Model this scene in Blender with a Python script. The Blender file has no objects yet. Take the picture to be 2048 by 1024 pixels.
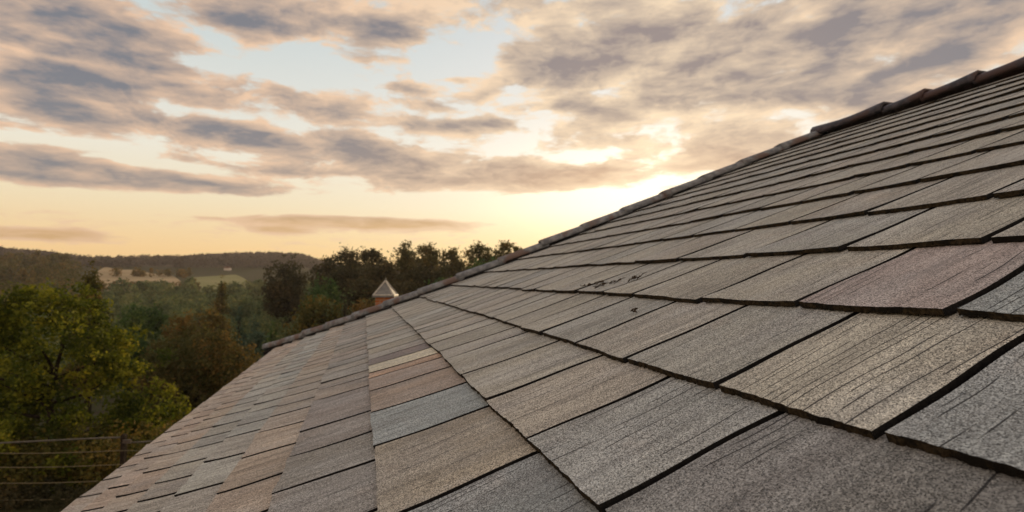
import bpy, math, random
import numpy as np

R = math.radians
rng = np.random.default_rng(7)
random.seed(7)
SC = bpy.context.scene
COL = SC.collection

# ------------------------------------------------------------------ camera
CZ = 6.8                       # eye height above the yard
FPX = 1094.0                   # focal length in pixels of a 2048 wide frame
PITCH = math.atan(48 / FPX)
cam_data = bpy.data.cameras.new('camera')
cam = bpy.data.objects.new('camera', cam_data)
COL.objects.link(cam)
cam.location = (0, 0, CZ)
cam.rotation_euler = (math.pi / 2 + PITCH, 0, 0)
cam_data.sensor_width = 36
cam_data.lens = FPX / 2048 * 36
cam_data.clip_start = 0.02
cam_data.clip_end = 9000
cam_data.dof.use_dof = True
cam_data.dof.focus_distance = 0.95
cam_data.dof.aperture_fstop = 6.3
SC.camera = cam
SC.view_settings.view_transform = 'Standard'
SC.view_settings.look = 'None'
SC.view_settings.exposure = 0.0
SC.view_settings.gamma = 1.0


def ray(px, py):
    """direction (not normalised, forward part 1 before the pitch) through a point of the 2048x1024 frame"""
    x, y = (px - 1024) / FPX, (512 - py) / FPX
    c, s = math.cos(PITCH), math.sin(PITCH)
    return np.array([x, c - y * s, y * c + s])


def at(px, py, dist):
    """world point seen at a pixel, at forward distance dist"""
    d = ray(px, py)
    return np.array([0, 0, CZ]) + d * (dist / d[1])


def lin(r, g, b):
    return tuple(((v / 255) / 12.92 if v / 255 < 0.04045 else ((v / 255 + 0.055) / 1.055) ** 2.4) for v in (r, g, b))


# ------------------------------------------------------------------ node helpers
class N:
    """tiny expression builder over Math nodes"""
    def __init__(self, tree, sock):
        self.t, self.s = tree, sock

    def _m(self, op, *others, clamp=False):
        n = self.t.nodes.new('ShaderNodeMath')
        n.operation = op
        n.use_clamp = clamp
        for i, v in enumerate((self,) + others):
            if isinstance(v, N):
                self.t.links.new(v.s, n.inputs[i])
            else:
                n.inputs[i].default_value = v
        return N(self.t, n.outputs[0])

    def __add__(self, o): return self._m('ADD', o)
    __radd__ = __add__
    def __sub__(self, o): return self._m('SUBTRACT', o)
    def __mul__(self, o): return self._m('MULTIPLY', o)
    __rmul__ = __mul__
    def __truediv__(self, o): return self._m('DIVIDE', o)
    def f(self, op, *o, clamp=False): return self._m(op, *o, clamp=clamp)

    def smooth(self, a, b, lo=0.0, hi=1.0):
        n = self.t.nodes.new('ShaderNodeMapRange')
        n.interpolation_type = 'SMOOTHSTEP'
        self.t.links.new(self.s, n.inputs[0])
        for i, v in enumerate((a, b, lo, hi)):
            n.inputs[i + 1].default_value = v
        return N(self.t, n.outputs[0])


def ramp(t, fac, stops):
    n = t.nodes.new('ShaderNodeValToRGB')
    e = n.color_ramp.elements
    while len(e) < len(stops):
        e.new(0.5)
    for i, (p, c) in enumerate(stops):
        e[i].position = p
        e[i].color = (*c, 1)
    t.links.new(fac.s, n.inputs[0])
    return n.outputs[0]


def mix(t, fac, a, b, mode='MIX'):
    n = t.nodes.new('ShaderNodeMix')
    n.data_type = 'RGBA'
    n.blend_type = mode
    n.clamp_factor = True
    for k, v in ((0, fac), (6, a), (7, b)):
        if isinstance(v, N):
            v = v.s
        if isinstance(v, (int, float)):
            n.inputs[k].default_value = v
        elif isinstance(v, tuple):
            n.inputs[k].default_value = (*v[:3], 1)
        else:
            t.links.new(v, n.inputs[k])
    return n.outputs[2]


def vec(t, x, y, z):
    n = t.nodes.new('ShaderNodeCombineXYZ')
    for i, v in enumerate((x, y, z)):
        if isinstance(v, N):
            t.links.new(v.s, n.inputs[i])
        else:
            n.inputs[i].default_value = v
    return n.outputs[0]


def noise(t, v, scale, detail=4, rough=0.5, dist=0.0):
    n = t.nodes.new('ShaderNodeTexNoise')
    n.inputs['Scale'].default_value = scale
    n.inputs['Detail'].default_value = detail
    n.inputs['Roughness'].default_value = rough
    n.inputs['Distortion'].default_value = dist
    if v is not None:
        t.links.new(v, n.inputs['Vector'])
    return N(t, n.outputs[0])


# ------------------------------------------------------------------ sky and sun
SUN_AZ, SUN_EL = R(14.0), R(8.5)
w = bpy.data.worlds.new('World')
SC.world = w
w.use_nodes = True
t = w.node_tree
t.nodes.clear()
tc = t.nodes.new('ShaderNodeTexCoord')
sep = t.nodes.new('ShaderNodeSeparateXYZ')
t.links.new(tc.outputs['Generated'], sep.inputs[0])
X, Y, Z = (N(t, o) for o in sep.outputs)
DEG = 180 / math.pi
az = X.f('ARCTAN2', Y) * DEG
el = Z.f('ARCSINE') * DEG

zz = Z.f('MAXIMUM', 0.0) + 0.13
cx, cy = X / zz, Y / zz
warp = noise(t, vec(t, cx, cy, 3.3), 2.2, 4, 0.55) - 0.5
warp2 = noise(t, vec(t, cx, cy, 8.3), 2.2, 4, 0.55) - 0.5


def fbm(ox, oy):
    a = noise(t, vec(t, cx * 1.15 + warp * 0.5 + ox, cy * 1.15 + warp2 * 0.5 + oy, 0.7), 4.2, 9, 0.57)
    b = noise(t, vec(t, az * 0.060 + ox * 0.45 + warp * 0.30, el * 0.165 + oy * 0.45 + warp2 * 0.25, 5.1), 2.6, 9, 0.57)
    return a * 0.45 + b * 0.55


n0 = fbm(0.0, 0.0)
n1 = fbm(0.03, -0.13)

# cloud banks of this evening, by compass direction and height in the sky
BANKS = [
    (150, 40, 260, 70, 1.0), (60, 95, 150, 50, .7), (350, 80, 90, 26, .55), (250, 115, 160, 26, .45),
    (485, 15, 140, 55, 1.4), (740, 58, 115, 40, 1.15), (700, 100, 100, 22, .8), (610, 60, 50, 16, .3),
    (230, 170, 260, 40, 1.0), (50, 165, 150, 36, .8), (410, 190, 80, 26, .5),
    (180, 238, 280, 30, .6), (520, 275, 280, 36, .95), (640, 200, 150, 36, 1.0), (850, 252, 110, 19, 1.1),
    (985, 247, 55, 17, 1.0), (790, 315, 280, 34, .85), (1000, 358, 260, 33, 1.0), (1160, 352, 110, 22, .8),
    (90, 345, 250, 50, 1.3), (400, 375, 260, 24, 1.5), (560, 343, 180, 15, 1.0),
    (720, 443, 230, 16, 2.3), (560, 460, 80, 8, 1.2), (60, 468, 190, 14, 1.5), (430, 437, 60, 5, .5), (720, 400, 60, 7, .5),
    (820, 176, 60, 13, 1.0), (920, 160, 40, 10, .9), (870, 213, 70, 17, .8), (925, 93, 40, 12, .7), (1010, 100, 50, 18, .6),
    (1500, 60, 560, 120, .75), (1780, 150, 380, 120, .8), (1300, 95, 250, 60, .75), (1085, 150, 100, 38, 1.1),
    (1330, 205, 250, 46, .75), (1100, 214, 100, 14, .7), (1180, 265, 110, 24, .8), (1480, 285, 190, 36, .8),
    (1400, 330, 180, 24, .85), (980, 8, 190, 40, .7), (1900, 40, 260, 90, .7),
    (1000, 424, 1400, 26, -1.3), (1190, 312, 90, 16, -.5), (610, 130, 90, 46, -.9), (950, 105, 110, 50, -.8),
    (420, 128, 120, 14, -.5), (1470, 20, 70, 26, -.4), (130, 283, 190, 12, -.9), (330, 328, 150, 12, -.9), (700, 355, 90, 8, -.5), (130, 120, 200, 9, -.4), (420, 225, 130, 12, -.7),
    (560, 130, 60, 30, -.4), (1010, 300, 90, 18, -.3), (200, 510, 900, 22, -.6), (1620, 215, 120, 18, -.4),
    (1190, 395, 180, 18, -.8),
]
bank = None
wob = (noise(t, vec(t, az * 0.05, el * 0.2, 1.0), 3.0, 4, 0.6) - 0.5) * 5.0
for px, py, rx, ry, amp in BANKS:
    d = ray(px, py)
    a0 = math.degrees(math.atan2(d[0], d[1]))
    e0 = math.degrees(math.atan2(d[2], math.hypot(d[0], d[1])))
    k = math.cos(R(a0))
    sa, se = rx * .88 / FPX * DEG * k * k, ry * .86 / FPX * DEG * k
    da, de = (az - a0 + wob) * (1 / sa), (el - e0) * (1 / se)
    g = (((da * da + de * de) * -1.0).f('EXPONENT')) * amp
    bank = g if bank is None else bank + g
bank = bank.f('MINIMUM', 1.12)
side = (az.f('ABSOLUTE')).smooth(42, 60)                 # beyond the mapped quarter of the sky plain broken cloud
cover = bank * (side * -1 + 1) + side * 0.55
low = el.smooth(2.0, 9.0)
rough_el = el.smooth(4.0, 14.0, 0.55, 1.0)
dens = cover * 0.80 + (n0 - 0.5) * rough_el * 4.3 - 0.13
dens1 = cover * 0.80 + (n1 - 0.5) * rough_el * 4.3 - 0.13
cloud = dens.smooth(-0.14, 0.30) * el.smooth(0.2, 2.0)
thick = dens.smooth(-0.10, 1.25)
shade = (dens1 - dens).smooth(-0.60, 0.60)               # 1 on the side turned away from the sun

daz = az - math.degrees(SUN_AZ)
near = ((daz * daz * (-1 / 27.0 ** 2)).f('EXPONENT')) * 1.0
e01 = (el * (1 / 60.0)).f('MAXIMUM', 0.0)
away_sky = ramp(t, e01, [(0, lin(240, 190, 122)), (.05, lin(245, 207, 150)), (.12, lin(240, 222, 186)), (.20, lin(235, 230, 214)), (.30, lin(217, 220, 214)),
                         (.42, lin(194, 207, 209)), (.60, lin(140, 165, 186)), (1, lin(110, 140, 172))])
near_sky = ramp(t, e01, [(0, lin(255, 208, 128)), (.06, lin(255, 228, 170)), (.12, lin(253, 241, 212)), (.22, lin(248, 240, 226)),
                         (.36, lin(226, 226, 224)), (.7, lin(180, 192, 200)), (1, lin(120, 150, 178))])
clear = mix(t, near, away_sky, near_sky)
glow = (((daz * daz * (1 / 13.0 ** 2) + (el - 9.0) * (el - 9.0) * (1 / 5.0 ** 2)) * -1.0).f('EXPONENT'))
glow2 = (((daz * daz * (1 / 26.0 ** 2) + (el - 8.0) * (el - 8.0) * (1 / 12.0 ** 2)) * -1.0).f('EXPONENT'))
lit_c = mix(t, near, lin(234, 196, 164), lin(248, 222, 188))
dark_hi = mix(t, near, lin(116, 119, 129), lin(142, 130, 130))
dark_lo = mix(t, near, lin(126, 126, 132), lin(194, 156, 128))
dark_c = mix(t, el.smooth(8, 18), dark_lo, dark_hi)
lowband = mix(t, el.smooth(5.2, 8.0), lin(204, 164, 116), dark_c)
cl = mix(t, (thick * 0.95 + shade * 0.80 - 0.30).f('ADD', 0.0, clamp=True), lit_c, lowband)
body = mix(t, cloud * 0.96, clear, cl)
shine = glow * (cloud * -0.80 + 1.0) * 0.42 + glow2 * (cloud * -0.8 + 1) * 0.05
warm = t.nodes.new('ShaderNodeVectorMath'); warm.operation = 'SCALE'
warm.inputs[0].default_value = (1.0, 0.88, 0.66)
t.links.new(shine.s, warm.inputs['Scale'])
full = mix(t, 1.0, body, warm.outputs[0], 'ADD')
# physical sky carries part of the light (its blue dusk dome overhead)
nish = t.nodes.new('ShaderNodeTexSky')
nish.sky_type = 'NISHITA'
nish.sun_disc = False
nish.sun_elevation = SUN_EL
nish.sun_rotation = SUN_AZ
nish.air_density = 1.3
nish.dust_density = 2.0
overhead = el.smooth(26, 50)
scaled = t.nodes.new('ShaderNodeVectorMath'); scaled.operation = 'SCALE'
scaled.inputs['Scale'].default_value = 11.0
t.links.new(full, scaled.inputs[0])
dome = mix(t, overhead * 0.30 + 0.03, scaled.outputs[0], nish.outputs[0])
lifted = t.nodes.new('ShaderNodeVectorMath'); lifted.operation = 'SCALE'      # added brightening of the unseen sky overhead and behind, to light the scene
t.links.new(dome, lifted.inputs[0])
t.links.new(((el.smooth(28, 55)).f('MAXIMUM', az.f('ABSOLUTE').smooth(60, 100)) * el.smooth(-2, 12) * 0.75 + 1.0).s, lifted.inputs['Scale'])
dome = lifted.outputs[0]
bg = t.nodes.new('ShaderNodeBackground')
bg.inputs[1].default_value = 0.095
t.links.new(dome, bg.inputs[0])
wo = t.nodes.new('ShaderNodeOutputWorld')
t.links.new(bg.outputs[0], wo.inputs[0])
w.cycles.sampling_method = 'MANUAL'
w.cycles.sample_map_resolution = 512

sun_d = bpy.data.lights.new('sun', 'SUN')
sun_d.energy = 2.6
sun_d.angle = R(2.0)
sun_d.color = (1.0, 0.74, 0.44)
sun = bpy.data.objects.new('sun', sun_d)
COL.objects.link(sun)
sun.rotation_euler = (math.pi / 2 - SUN_EL, 0, math.pi - SUN_AZ)
sun.location = (0, 0, 60)


# ------------------------------------------------------------------ mesh helpers
def mesh_obj(name, verts, faces, mats, parent=None, mat_idx=None, smooth=False):
    me = bpy.data.meshes.new(name)
    me.from_pydata([tuple(map(float, v)) for v in verts], [], [tuple(map(int, f)) for f in faces])
    for m in (mats if isinstance(mats, (list, tuple)) else [mats]):
        me.materials.append(m)
    if mat_idx is not None:
        me.polygons.foreach_set('material_index', np.asarray(mat_idx, dtype=np.int32))
    if smooth:
        me.polygons.foreach_set('use_smooth', np.ones(len(me.polygons), dtype=bool))
    me.update()
    o = bpy.data.objects.new(name, me)
    COL.objects.link(o)
    if parent:
        o.parent = parent
        o.matrix_parent_inverse = parent.matrix_world.inverted() if False else o.matrix_parent_inverse
    return o


def quads_obj(name, V, mat, parent=None, tint=None):
    """V: (n,4,3) leaf quads; tint: (n,) grey value per leaf"""
    n = len(V)
    me = bpy.data.meshes.new(name)
    me.vertices.add(n * 4)
    me.vertices.foreach_set('co', V.astype(np.float32).ravel())
    me.loops.add(n * 4)
    me.loops.foreach_set('vertex_index', np.arange(n * 4, dtype=np.int32))
    me.polygons.add(n)
    me.polygons.foreach_set('loop_start', np.arange(0, n * 4, 4, dtype=np.int32))
    me.polygons.foreach_set('loop_total', np.full(n, 4, dtype=np.int32))
    me.materials.append(mat)
    if tint is not None:
        a = me.attributes.new('tint', 'FLOAT', 'FACE')
        a.data.foreach_set('value', tint.astype(np.float32))
    me.update(calc_edges=True)
    o = bpy.data.objects.new(name, me)
    COL.objects.link(o)
    if parent:
        o.parent = parent
    return o


def tag(o, label, cat=None, group=None, kind=None):
    o['label'] = label
    if cat: o['category'] = cat
    if group: o['group'] = group
    if kind: o['kind'] = kind
    return o


def empty(name, loc=(0, 0, 0)):
    o = bpy.data.objects.new(name, None)
    o.empty_display_size = 0.2
    COL.objects.link(o)
    o.location = loc
    return o


class Mesh:
    def __init__(self):
        self.v, self.f, self.m = [], [], []

    def box(self, c, s, m=0, rot=0.0, top=1.0):
        ca, sa = math.cos(rot), math.sin(rot)
        i = len(self.v)
        for z in (-.5, .5):
            k = top if z > 0 else 1.0
            for x, y in ((-.5, -.5), (.5, -.5), (.5, .5), (-.5, .5)):
                dx, dy = x * s[0] * k, y * s[1] * k
                self.v.append((c[0] + dx * ca - dy * sa, c[1] + dx * sa + dy * ca, c[2] + z * s[2]))
        for q in ((0, 3, 2, 1), (4, 5, 6, 7), (0, 1, 5, 4), (1, 2, 6, 5), (2, 3, 7, 6), (3, 0, 4, 7)):
            self.f.append(tuple(i + a for a in q)); self.m.append(m)

    def tube(self, pts, rad, n=8, m=0):
        pts = [np.array(p, float) for p in pts]
        rad = rad if isinstance(rad, (list, tuple)) else [rad] * len(pts)
        i = len(self.v)
        for k, p in enumerate(pts):
            d = pts[min(k + 1, len(pts) - 1)] - pts[max(k - 1, 0)]
            d /= np.linalg.norm(d) + 1e-9
            a = np.cross(d, (0.31, 0.17, 0.93)); a /= np.linalg.norm(a) + 1e-9
            b = np.cross(d, a)
            for j in range(n):
                th = 2 * math.pi * j / n
                self.v.append(tuple(p + (a * math.cos(th) + b * math.sin(th)) * rad[k]))
        for k in range(len(pts) - 1):
            for j in range(n):
                self.f.append((i + k * n + j, i + k * n + (j + 1) % n, i + (k + 1) * n + (j + 1) % n, i + (k + 1) * n + j)); self.m.append(m)
        self.f.append(tuple(i + j for j in range(n - 1, -1, -1))); self.m.append(m)
        self.f.append(tuple(i + (len(pts) - 1) * n + j for j in range(n))); self.m.append(m)

    def poly(self, pts, m=0):
        i = len(self.v)
        self.v += [tuple(p) for p in pts]
        self.f.append(tuple(range(i, i + len(pts)))); self.m.append(m)

    def build(self, name, mats, parent=None, smooth=False):
        return mesh_obj(name, self.v, self.f, mats, parent, self.m, smooth)


# ------------------------------------------------------------------ materials
def new_mat(name, rough=0.9, spec=0.2):
    m = bpy.data.materials.new(name)
    m.use_nodes = True
    t = m.node_tree
    b = t.nodes['Principled BSDF']
    b.inputs['Roughness'].default_value = rough
    b.inputs['Specular IOR Level'].default_value = spec
    return m, t, b


def obj_coord(t):
    return t.nodes.new('ShaderNodeTexCoord').outputs['Object']


def noisy_mat(name, c1, c2, scale=8.0, rough=0.85, spec=0.2, bump=0.3, detail=6, bscale=None, c3=None, dist=0.02):
    m, t, b = new_mat(name, rough, spec)
    co = obj_coord(t)
    n1 = noise(t, co, scale, detail, 0.6)
    col = mix(t, n1.smooth(.35, .65), c1, c2)
    if c3:
        col = mix(t, noise(t, co, scale * 0.23, 3, 0.5).smooth(.48, .62), col, c3)
    t.links.new(col, b.inputs['Base Color'])
    if bump:
        bp = t.nodes.new('ShaderNodeBump')
        bp.inputs['Strength'].default_value = bump
        bp.inputs['Distance'].default_value = dist
        t.links.new(noise(t, co, bscale or scale * 3, 4, 0.6).s, bp.inputs['Height'])
        t.links.new(bp.outputs[0], b.inputs['Normal'])
    return m


def shingle_mat():
    m, t, b = new_mat('granulated_shingle', 0.82, 0.32)
    co = obj_coord(t)
    at_ = t.nodes.new('ShaderNodeAttribute'); at_.attribute_name = 'tint'
    uvn = t.nodes.new('ShaderNodeUVMap'); uvn.uv_map = 'grain'
    sp = t.nodes.new('ShaderNodeSeparateXYZ'); t.links.new(uvn.outputs[0], sp.inputs[0])
    U, V = N(t, sp.outputs[0]), N(t, sp.outputs[1])
    # mineral granules
    vo = t.nodes.new('ShaderNodeTexVoronoi'); vo.inputs['Scale'].default_value = 640
    t.links.new(co, vo.inputs['Vector'])
    bw = t.nodes.new('ShaderNodeRGBToBW'); t.links.new(vo.outputs['Color'], bw.inputs[0])
    gran = N(t, bw.outputs[0])
    fine = noise(t, co, 210, 3, 0.7)
    # weathering along the slope
    streak = noise(t, vec(t, U * 44.0, V * 2.6, 0.0), 1.0, 6, 0.68)
    broad = noise(t, vec(t, U * 5.0, V * 2.0, 4.0), 1.0, 4, 0.6)
    blotch = noise(t, co, 5.5, 4, 0.55)
    q = U * 52.0 + noise(t, vec(t, U * 5.0, V * 2.2, 9.0), 1.0, 2, 0.5) * 3.4
    cell, frac = q.f('FLOOR'), q.f('FRACT')
    wn = t.nodes.new('ShaderNodeTexWhiteNoise'); wn.noise_dimensions = '1D'
    t.links.new(cell.s, wn.inputs['W'])
    rnd = N(t, wn.outputs['Value'])
    lane = noise(t, vec(t, cell * 7.31, V * 4.2 + rnd * 40.0, 2.0), 1.0, 2, 0.6)
    region = noise(t, vec(t, U * 2.6, V * 1.6, 6.0), 1.0, 2, 0.5)
    crack_m = (lane + (region - 0.5) * 0.55).smooth(0.50, 0.58)
    crack = ((frac - (rnd * 0.6 + 0.2)).f('ABSOLUTE') - crack_m * 0.042).smooth(0.0, 0.026, 1.0, 0.0) * crack_m
    col = mix(t, broad.smooth(.42, .66) * 0.28, at_.outputs['Color'], lin(168, 172, 172), 'MIX')
    col = mix(t, blotch.smooth(.55, .75) * 0.14, col, lin(168, 144, 124))
    worn = noise(t, vec(t, U * 9.0, V * 3.0, 7.0), 1.0, 5, 0.62).smooth(.40, .70)
    col = mix(t, worn * 0.30, col, lin(104, 100, 98))
    stain = noise(t, vec(t, U * 2.4, V * 0.8, 3.0), 1.0, 5, 0.6)
    val = (stain * 0.8 + 0.6) * ((gran - 0.5) * (blotch * 2.4 + 0.9) + 1.0).f('MAXIMUM', 0.22) * (fine * 0.9 + 0.55) * (streak * 1.5 + 0.27)
    vm = t.nodes.new('ShaderNodeVectorMath'); vm.operation = 'SCALE'
    t.links.new(col, vm.inputs[0]); t.links.new(val.s, vm.inputs['Scale'])
    col = mix(t, crack * 0.88, vm.outputs[0], (0.012, 0.012, 0.013))
    t.links.new(col, b.inputs['Base Color'])
    bp = t.nodes.new('ShaderNodeBump')
    bp.inputs['Strength'].default_value = 0.75
    bp.inputs['Distance'].default_value = 0.0016
    h = gran * 0.7 + fine * 0.9 + streak * 0.8 - crack * 2.2
    t.links.new(h.s, bp.inputs['Height'])
    t.links.new(bp.outputs[0], b.inputs['Normal'])
    return m


M_SHINGLE = shingle_mat()
M_EDGE = noisy_mat('shingle_cut_edge', lin(34, 29, 22), lin(66, 57, 42), 160, 0.95, 0.1, 0.8, bscale=420, c3=lin(30, 28, 24), dist=0.003)
M_FELT = noisy_mat('roofing_felt', (0.010, 0.010, 0.010), (0.02, 0.019, 0.018), 90, 0.95, 0.1, 0.4)
M_CAP = noisy_mat('ridge_cap_slate', lin(98, 102, 106), lin(132, 136, 138), 22, 0.75, 0.2, 0.6, bscale=260, c3=lin(106, 92, 86), dist=0.003)
M_RCAP = noisy_mat('ridge_cap_dark', lin(50, 50, 56), lin(78, 74, 80), 18, 0.6, 0.3, 0.6, bscale=240, c3=lin(76, 60, 58), dist=0.003)
M_WALL = noisy_mat('render_wall', lin(168, 156, 138), lin(182, 172, 156), 3, 0.9, 0.2, 0.3, bscale=60)
M_TRIM = noisy_mat('painted_trim', lin(70, 62, 54), lin(84, 76, 66), 9, 0.6, 0.3, 0.1)
M_GLASS = noisy_mat('window_glass', (0.02, 0.025, 0.03), (0.03, 0.035, 0.04), 1, 0.08, 0.5, 0)
M_ZINC = noisy_mat('weathered_zinc', lin(100, 102, 99), lin(120, 120, 116), 9, 0.6, 0.3, 0.2, c3=lin(98, 98, 90))
M_ZINC_RIM = noisy_mat('pale_metal_rim', lin(150, 147, 136), lin(172, 168, 154), 12, 0.55, 0.4, 0.1)
M_TWIG = noisy_mat('dry_moss_twig', (0.018, 0.013, 0.008), (0.05, 0.034, 0.02), 300, 0.95, 0.1, 0)


def brick_mat():
    m, t, b = new_mat('red_brick', 0.9, 0.15)
    br = t.nodes.new('ShaderNodeTexBrick')
    br.inputs['Color1'].default_value = (*lin(170, 104, 62), 1)
    br.inputs['Color2'].default_value = (*lin(140, 84, 54), 1)
    br.inputs['Mortar'].default_value = (*lin(150, 132, 110), 1)
    br.inputs['Scale'].default_value = 1.0
    br.inputs['Brick Width'].default_value = 0.22
    br.inputs['Row Height'].default_value = 0.075
    br.inputs['Mortar Size'].default_value = 0.008
    mp = t.nodes.new('ShaderNodeMapping'); mp.inputs['Rotation'].default_value = (math.pi / 2, 0, 0)
    t.links.new(obj_coord(t), mp.inputs[0]); t.links.new(mp.outputs[0], br.inputs['Vector'])
    t.links.new(br.outputs[0], b.inputs['Base Color'])
    return m


M_BRICK = brick_mat()


def rows_mat(name, c1, c2, width=0.3, row=0.28):
    m, t, b = new_mat(name, 0.9, 0.15)
    br = t.nodes.new('ShaderNodeTexBrick')
    br.inputs['Color1'].default_value = (*c1, 1); br.inputs['Color2'].default_value = (*c2, 1)
    br.inputs['Mortar'].default_value = (0.02, 0.02, 0.02, 1)
    br.inputs['Scale'].default_value = 1.0
    br.inputs['Brick Width'].default_value = width; br.inputs['Row Height'].default_value = row
    br.inputs['Mortar Size'].default_value = 0.012
    t.links.new(obj_coord(t), br.inputs['Vector'])
    t.links.new(br.outputs[0], b.inputs['Base Color'])
    return m


M_BACKROOF = rows_mat('plain_shingle_rows', lin(118, 108, 98), lin(104, 100, 98))
M_TILE = rows_mat('brown_roof_tiles', lin(104, 74, 58), lin(88, 66, 54))


def leaf_mat(name, stops, trans=0.35):
    m, t, b = new_mat(name, 0.75, 0.15)
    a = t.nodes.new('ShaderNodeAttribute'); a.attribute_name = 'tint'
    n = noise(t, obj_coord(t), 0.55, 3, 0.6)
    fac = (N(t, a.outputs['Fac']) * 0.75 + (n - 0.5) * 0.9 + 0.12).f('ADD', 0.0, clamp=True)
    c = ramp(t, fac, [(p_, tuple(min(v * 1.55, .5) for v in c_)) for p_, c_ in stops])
    t.links.new(c, b.inputs['Base Color'])
    tr = t.nodes.new('ShaderNodeBsdfTranslucent')
    t.links.new(c, tr.inputs[0])
    ms = t.nodes.new('ShaderNodeMixShader')
    ms.inputs[0].default_value = trans
    t.links.new(b.outputs[0], ms.inputs[1]); t.links.new(tr.outputs[0], ms.inputs[2])
    t.links.new(ms.outputs[0], t.nodes['Material Output'].inputs[0])
    return m


L_YELLOW = leaf_mat('leaves_yellow_green', [(0, (.016, .028, .004)), (.35, (.045, .058, .006)), (.65, (.12, .125, .011)), (1, (.215, .180, .016))], 0.45)
L_OLIVE = leaf_mat('leaves_olive', [(0, (0.018, 0.029, 0.007)), (.5, (0.065, 0.058, 0.013)), (1, (0.156, 0.091, 0.018))])
L_RUST = leaf_mat('leaves_rust', [(0, (.034, .036, .013)), (.5, (.082, .062, .017)), (1, (.165, .088, .022))])
L_BROWN = leaf_mat('leaves_brown_green', [(0, (0.024, 0.030, 0.009)), (.5, (0.057, 0.051, 0.015)), (1, (0.135, 0.081, 0.022))])
L_GREEN = leaf_mat('leaves_dark_green', [(0, (0.017, 0.041, 0.015)), (.5, (0.041, 0.077, 0.021)), (1, (0.095, 0.126, 0.027))])
L_BLUE = leaf_mat('needles_blue_green', [(0, (0.022, 0.042, 0.028)), (.5, (0.045, 0.073, 0.045)), (1, (0.084, 0.109, 0.059))])
L_DARK = leaf_mat('leaves_dusky', [(0, (0.018, 0.021, 0.010)), (.5, (0.039, 0.036, 0.016)), (1, (0.078, 0.055, 0.021))])
L_FAR = leaf_mat('leaves_far_wood', [(0, (0.034, 0.052, 0.025)), (.5, (0.068, 0.088, 0.034)), (1, (0.145, 0.137, 0.046))])
L_HILL = leaf_mat('leaves_hill_wood', [(0, (.046, .040, .036)), (.5, (.066, .056, .048)), (1, (.090, .070, .054))], 0.2)
M_BARK = noisy_mat('dark_bark', (.012, .009, .006), (.035, .026, .018), 12, 0.95, 0.1, 0.6)

# ------------------------------------------------------------------ the house: roof frame
RP = R(22.6)                     # roof pitch
DD = 0.36                        # eye height square to the roof plane, metres
_d = ray(727, 560)
D1 = np.array([_d[0], _d[1], 0.0]); D1 /= np.linalg.norm(D1)     # along the courses
HX = np.array([D1[1], -D1[0], 0.0])                              # level, towards the ridge
UP = HX * math.cos(RP) + np.array([0, 0, 1]) * math.sin(RP)      # up the slope
NN = np.cross(UP, D1); NN = NN if NN[2] > 0 else -NN
O0 = np.array([0, 0, CZ]) - NN * (DD + 0.021)      # the shingles' weather faces lie about 21 mm off the deck


def P(u, v, h=0.0):
    """roof frame (units of DD along course, up slope; h in metres off the plane) to world"""
    return O0 + D1 * (u * DD) + UP * (v * DD) + NN * h


def on_roof(px, py):
    r = ray(px, py)
    k = -DD / (r @ NN)
    q = r * k
    return (q @ D1) / DD, (q @ UP) / DD


HIP_V = [-3.73, -2.0, -0.28, 0.73, 1.31, 3.0, 4.2, 5.4, 6.3, 9.8, 11.4, 12.9]
HIP_U = [20.3, 18.3, 16.5, 15.8, 15.3, 14.35, 13.85, 13.65, 13.55, 12.95, 12.7, 12.3]
V_RIDGE, V_EAVE, U_BACK = 12.9, -3.42, -7.0


def hip_u(v):
    return float(np.interp(v, HIP_V, HIP_U))


house = empty('house', (O0[0], O0[1], 0))
tag(house, 'house with a weathered grey brown shingle roof filling the right of the view', 'house')
HO = np.array([O0[0], O0[1], 0.0])


def loc(p):
    return np.array(p) - HO


COURSES = [-3.42, -3.06, -2.72, -2.32, -1.89, -1.44, -0.95, -0.33, 0.41, 1.20, 2.04, 2.93, 3.80]
while COURSES[-1] < 12.2:
    COURSES.append(COURSES[-1] + 0.84)
JOINTS = {-1.89: [5.5, 6.3], -1.44: [4.2, 4.98, 5.75], -0.95: [2.75, 3.55, 4.25, 4.95, 6.16], -0.33: [1.5, 2.46, 3.52, 4.43, 5.31, 6.0, 6.31, 6.85],
          0.41: [0.75, 1.68, 2.51, 3.38, 4.3, 5.2], 1.20: [0.55, 1.30, 2.09, 2.90, 3.71, 4.5], 2.04: [0.8, 1.67, 2.47, 3.32, 4.33],
          2.93: [1.2, 2.06, 2.94, 3.9, 4.92], 3.80: [1.75, 2.57, 3.45, 4.3, 5.11]}


def skew(u, v):
    a = np.clip((u - 1.8) * 7.0, -3, 29)
    b = np.clip((u - 2.0) * 6.0, -4, 23)
    c = np.clip((u - 2.4) * 3.2, -8, 9)
    return math.tan(R(float(np.interp(v, [-0.33, 0.45, 1.2], [a, b, c]))))


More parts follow.
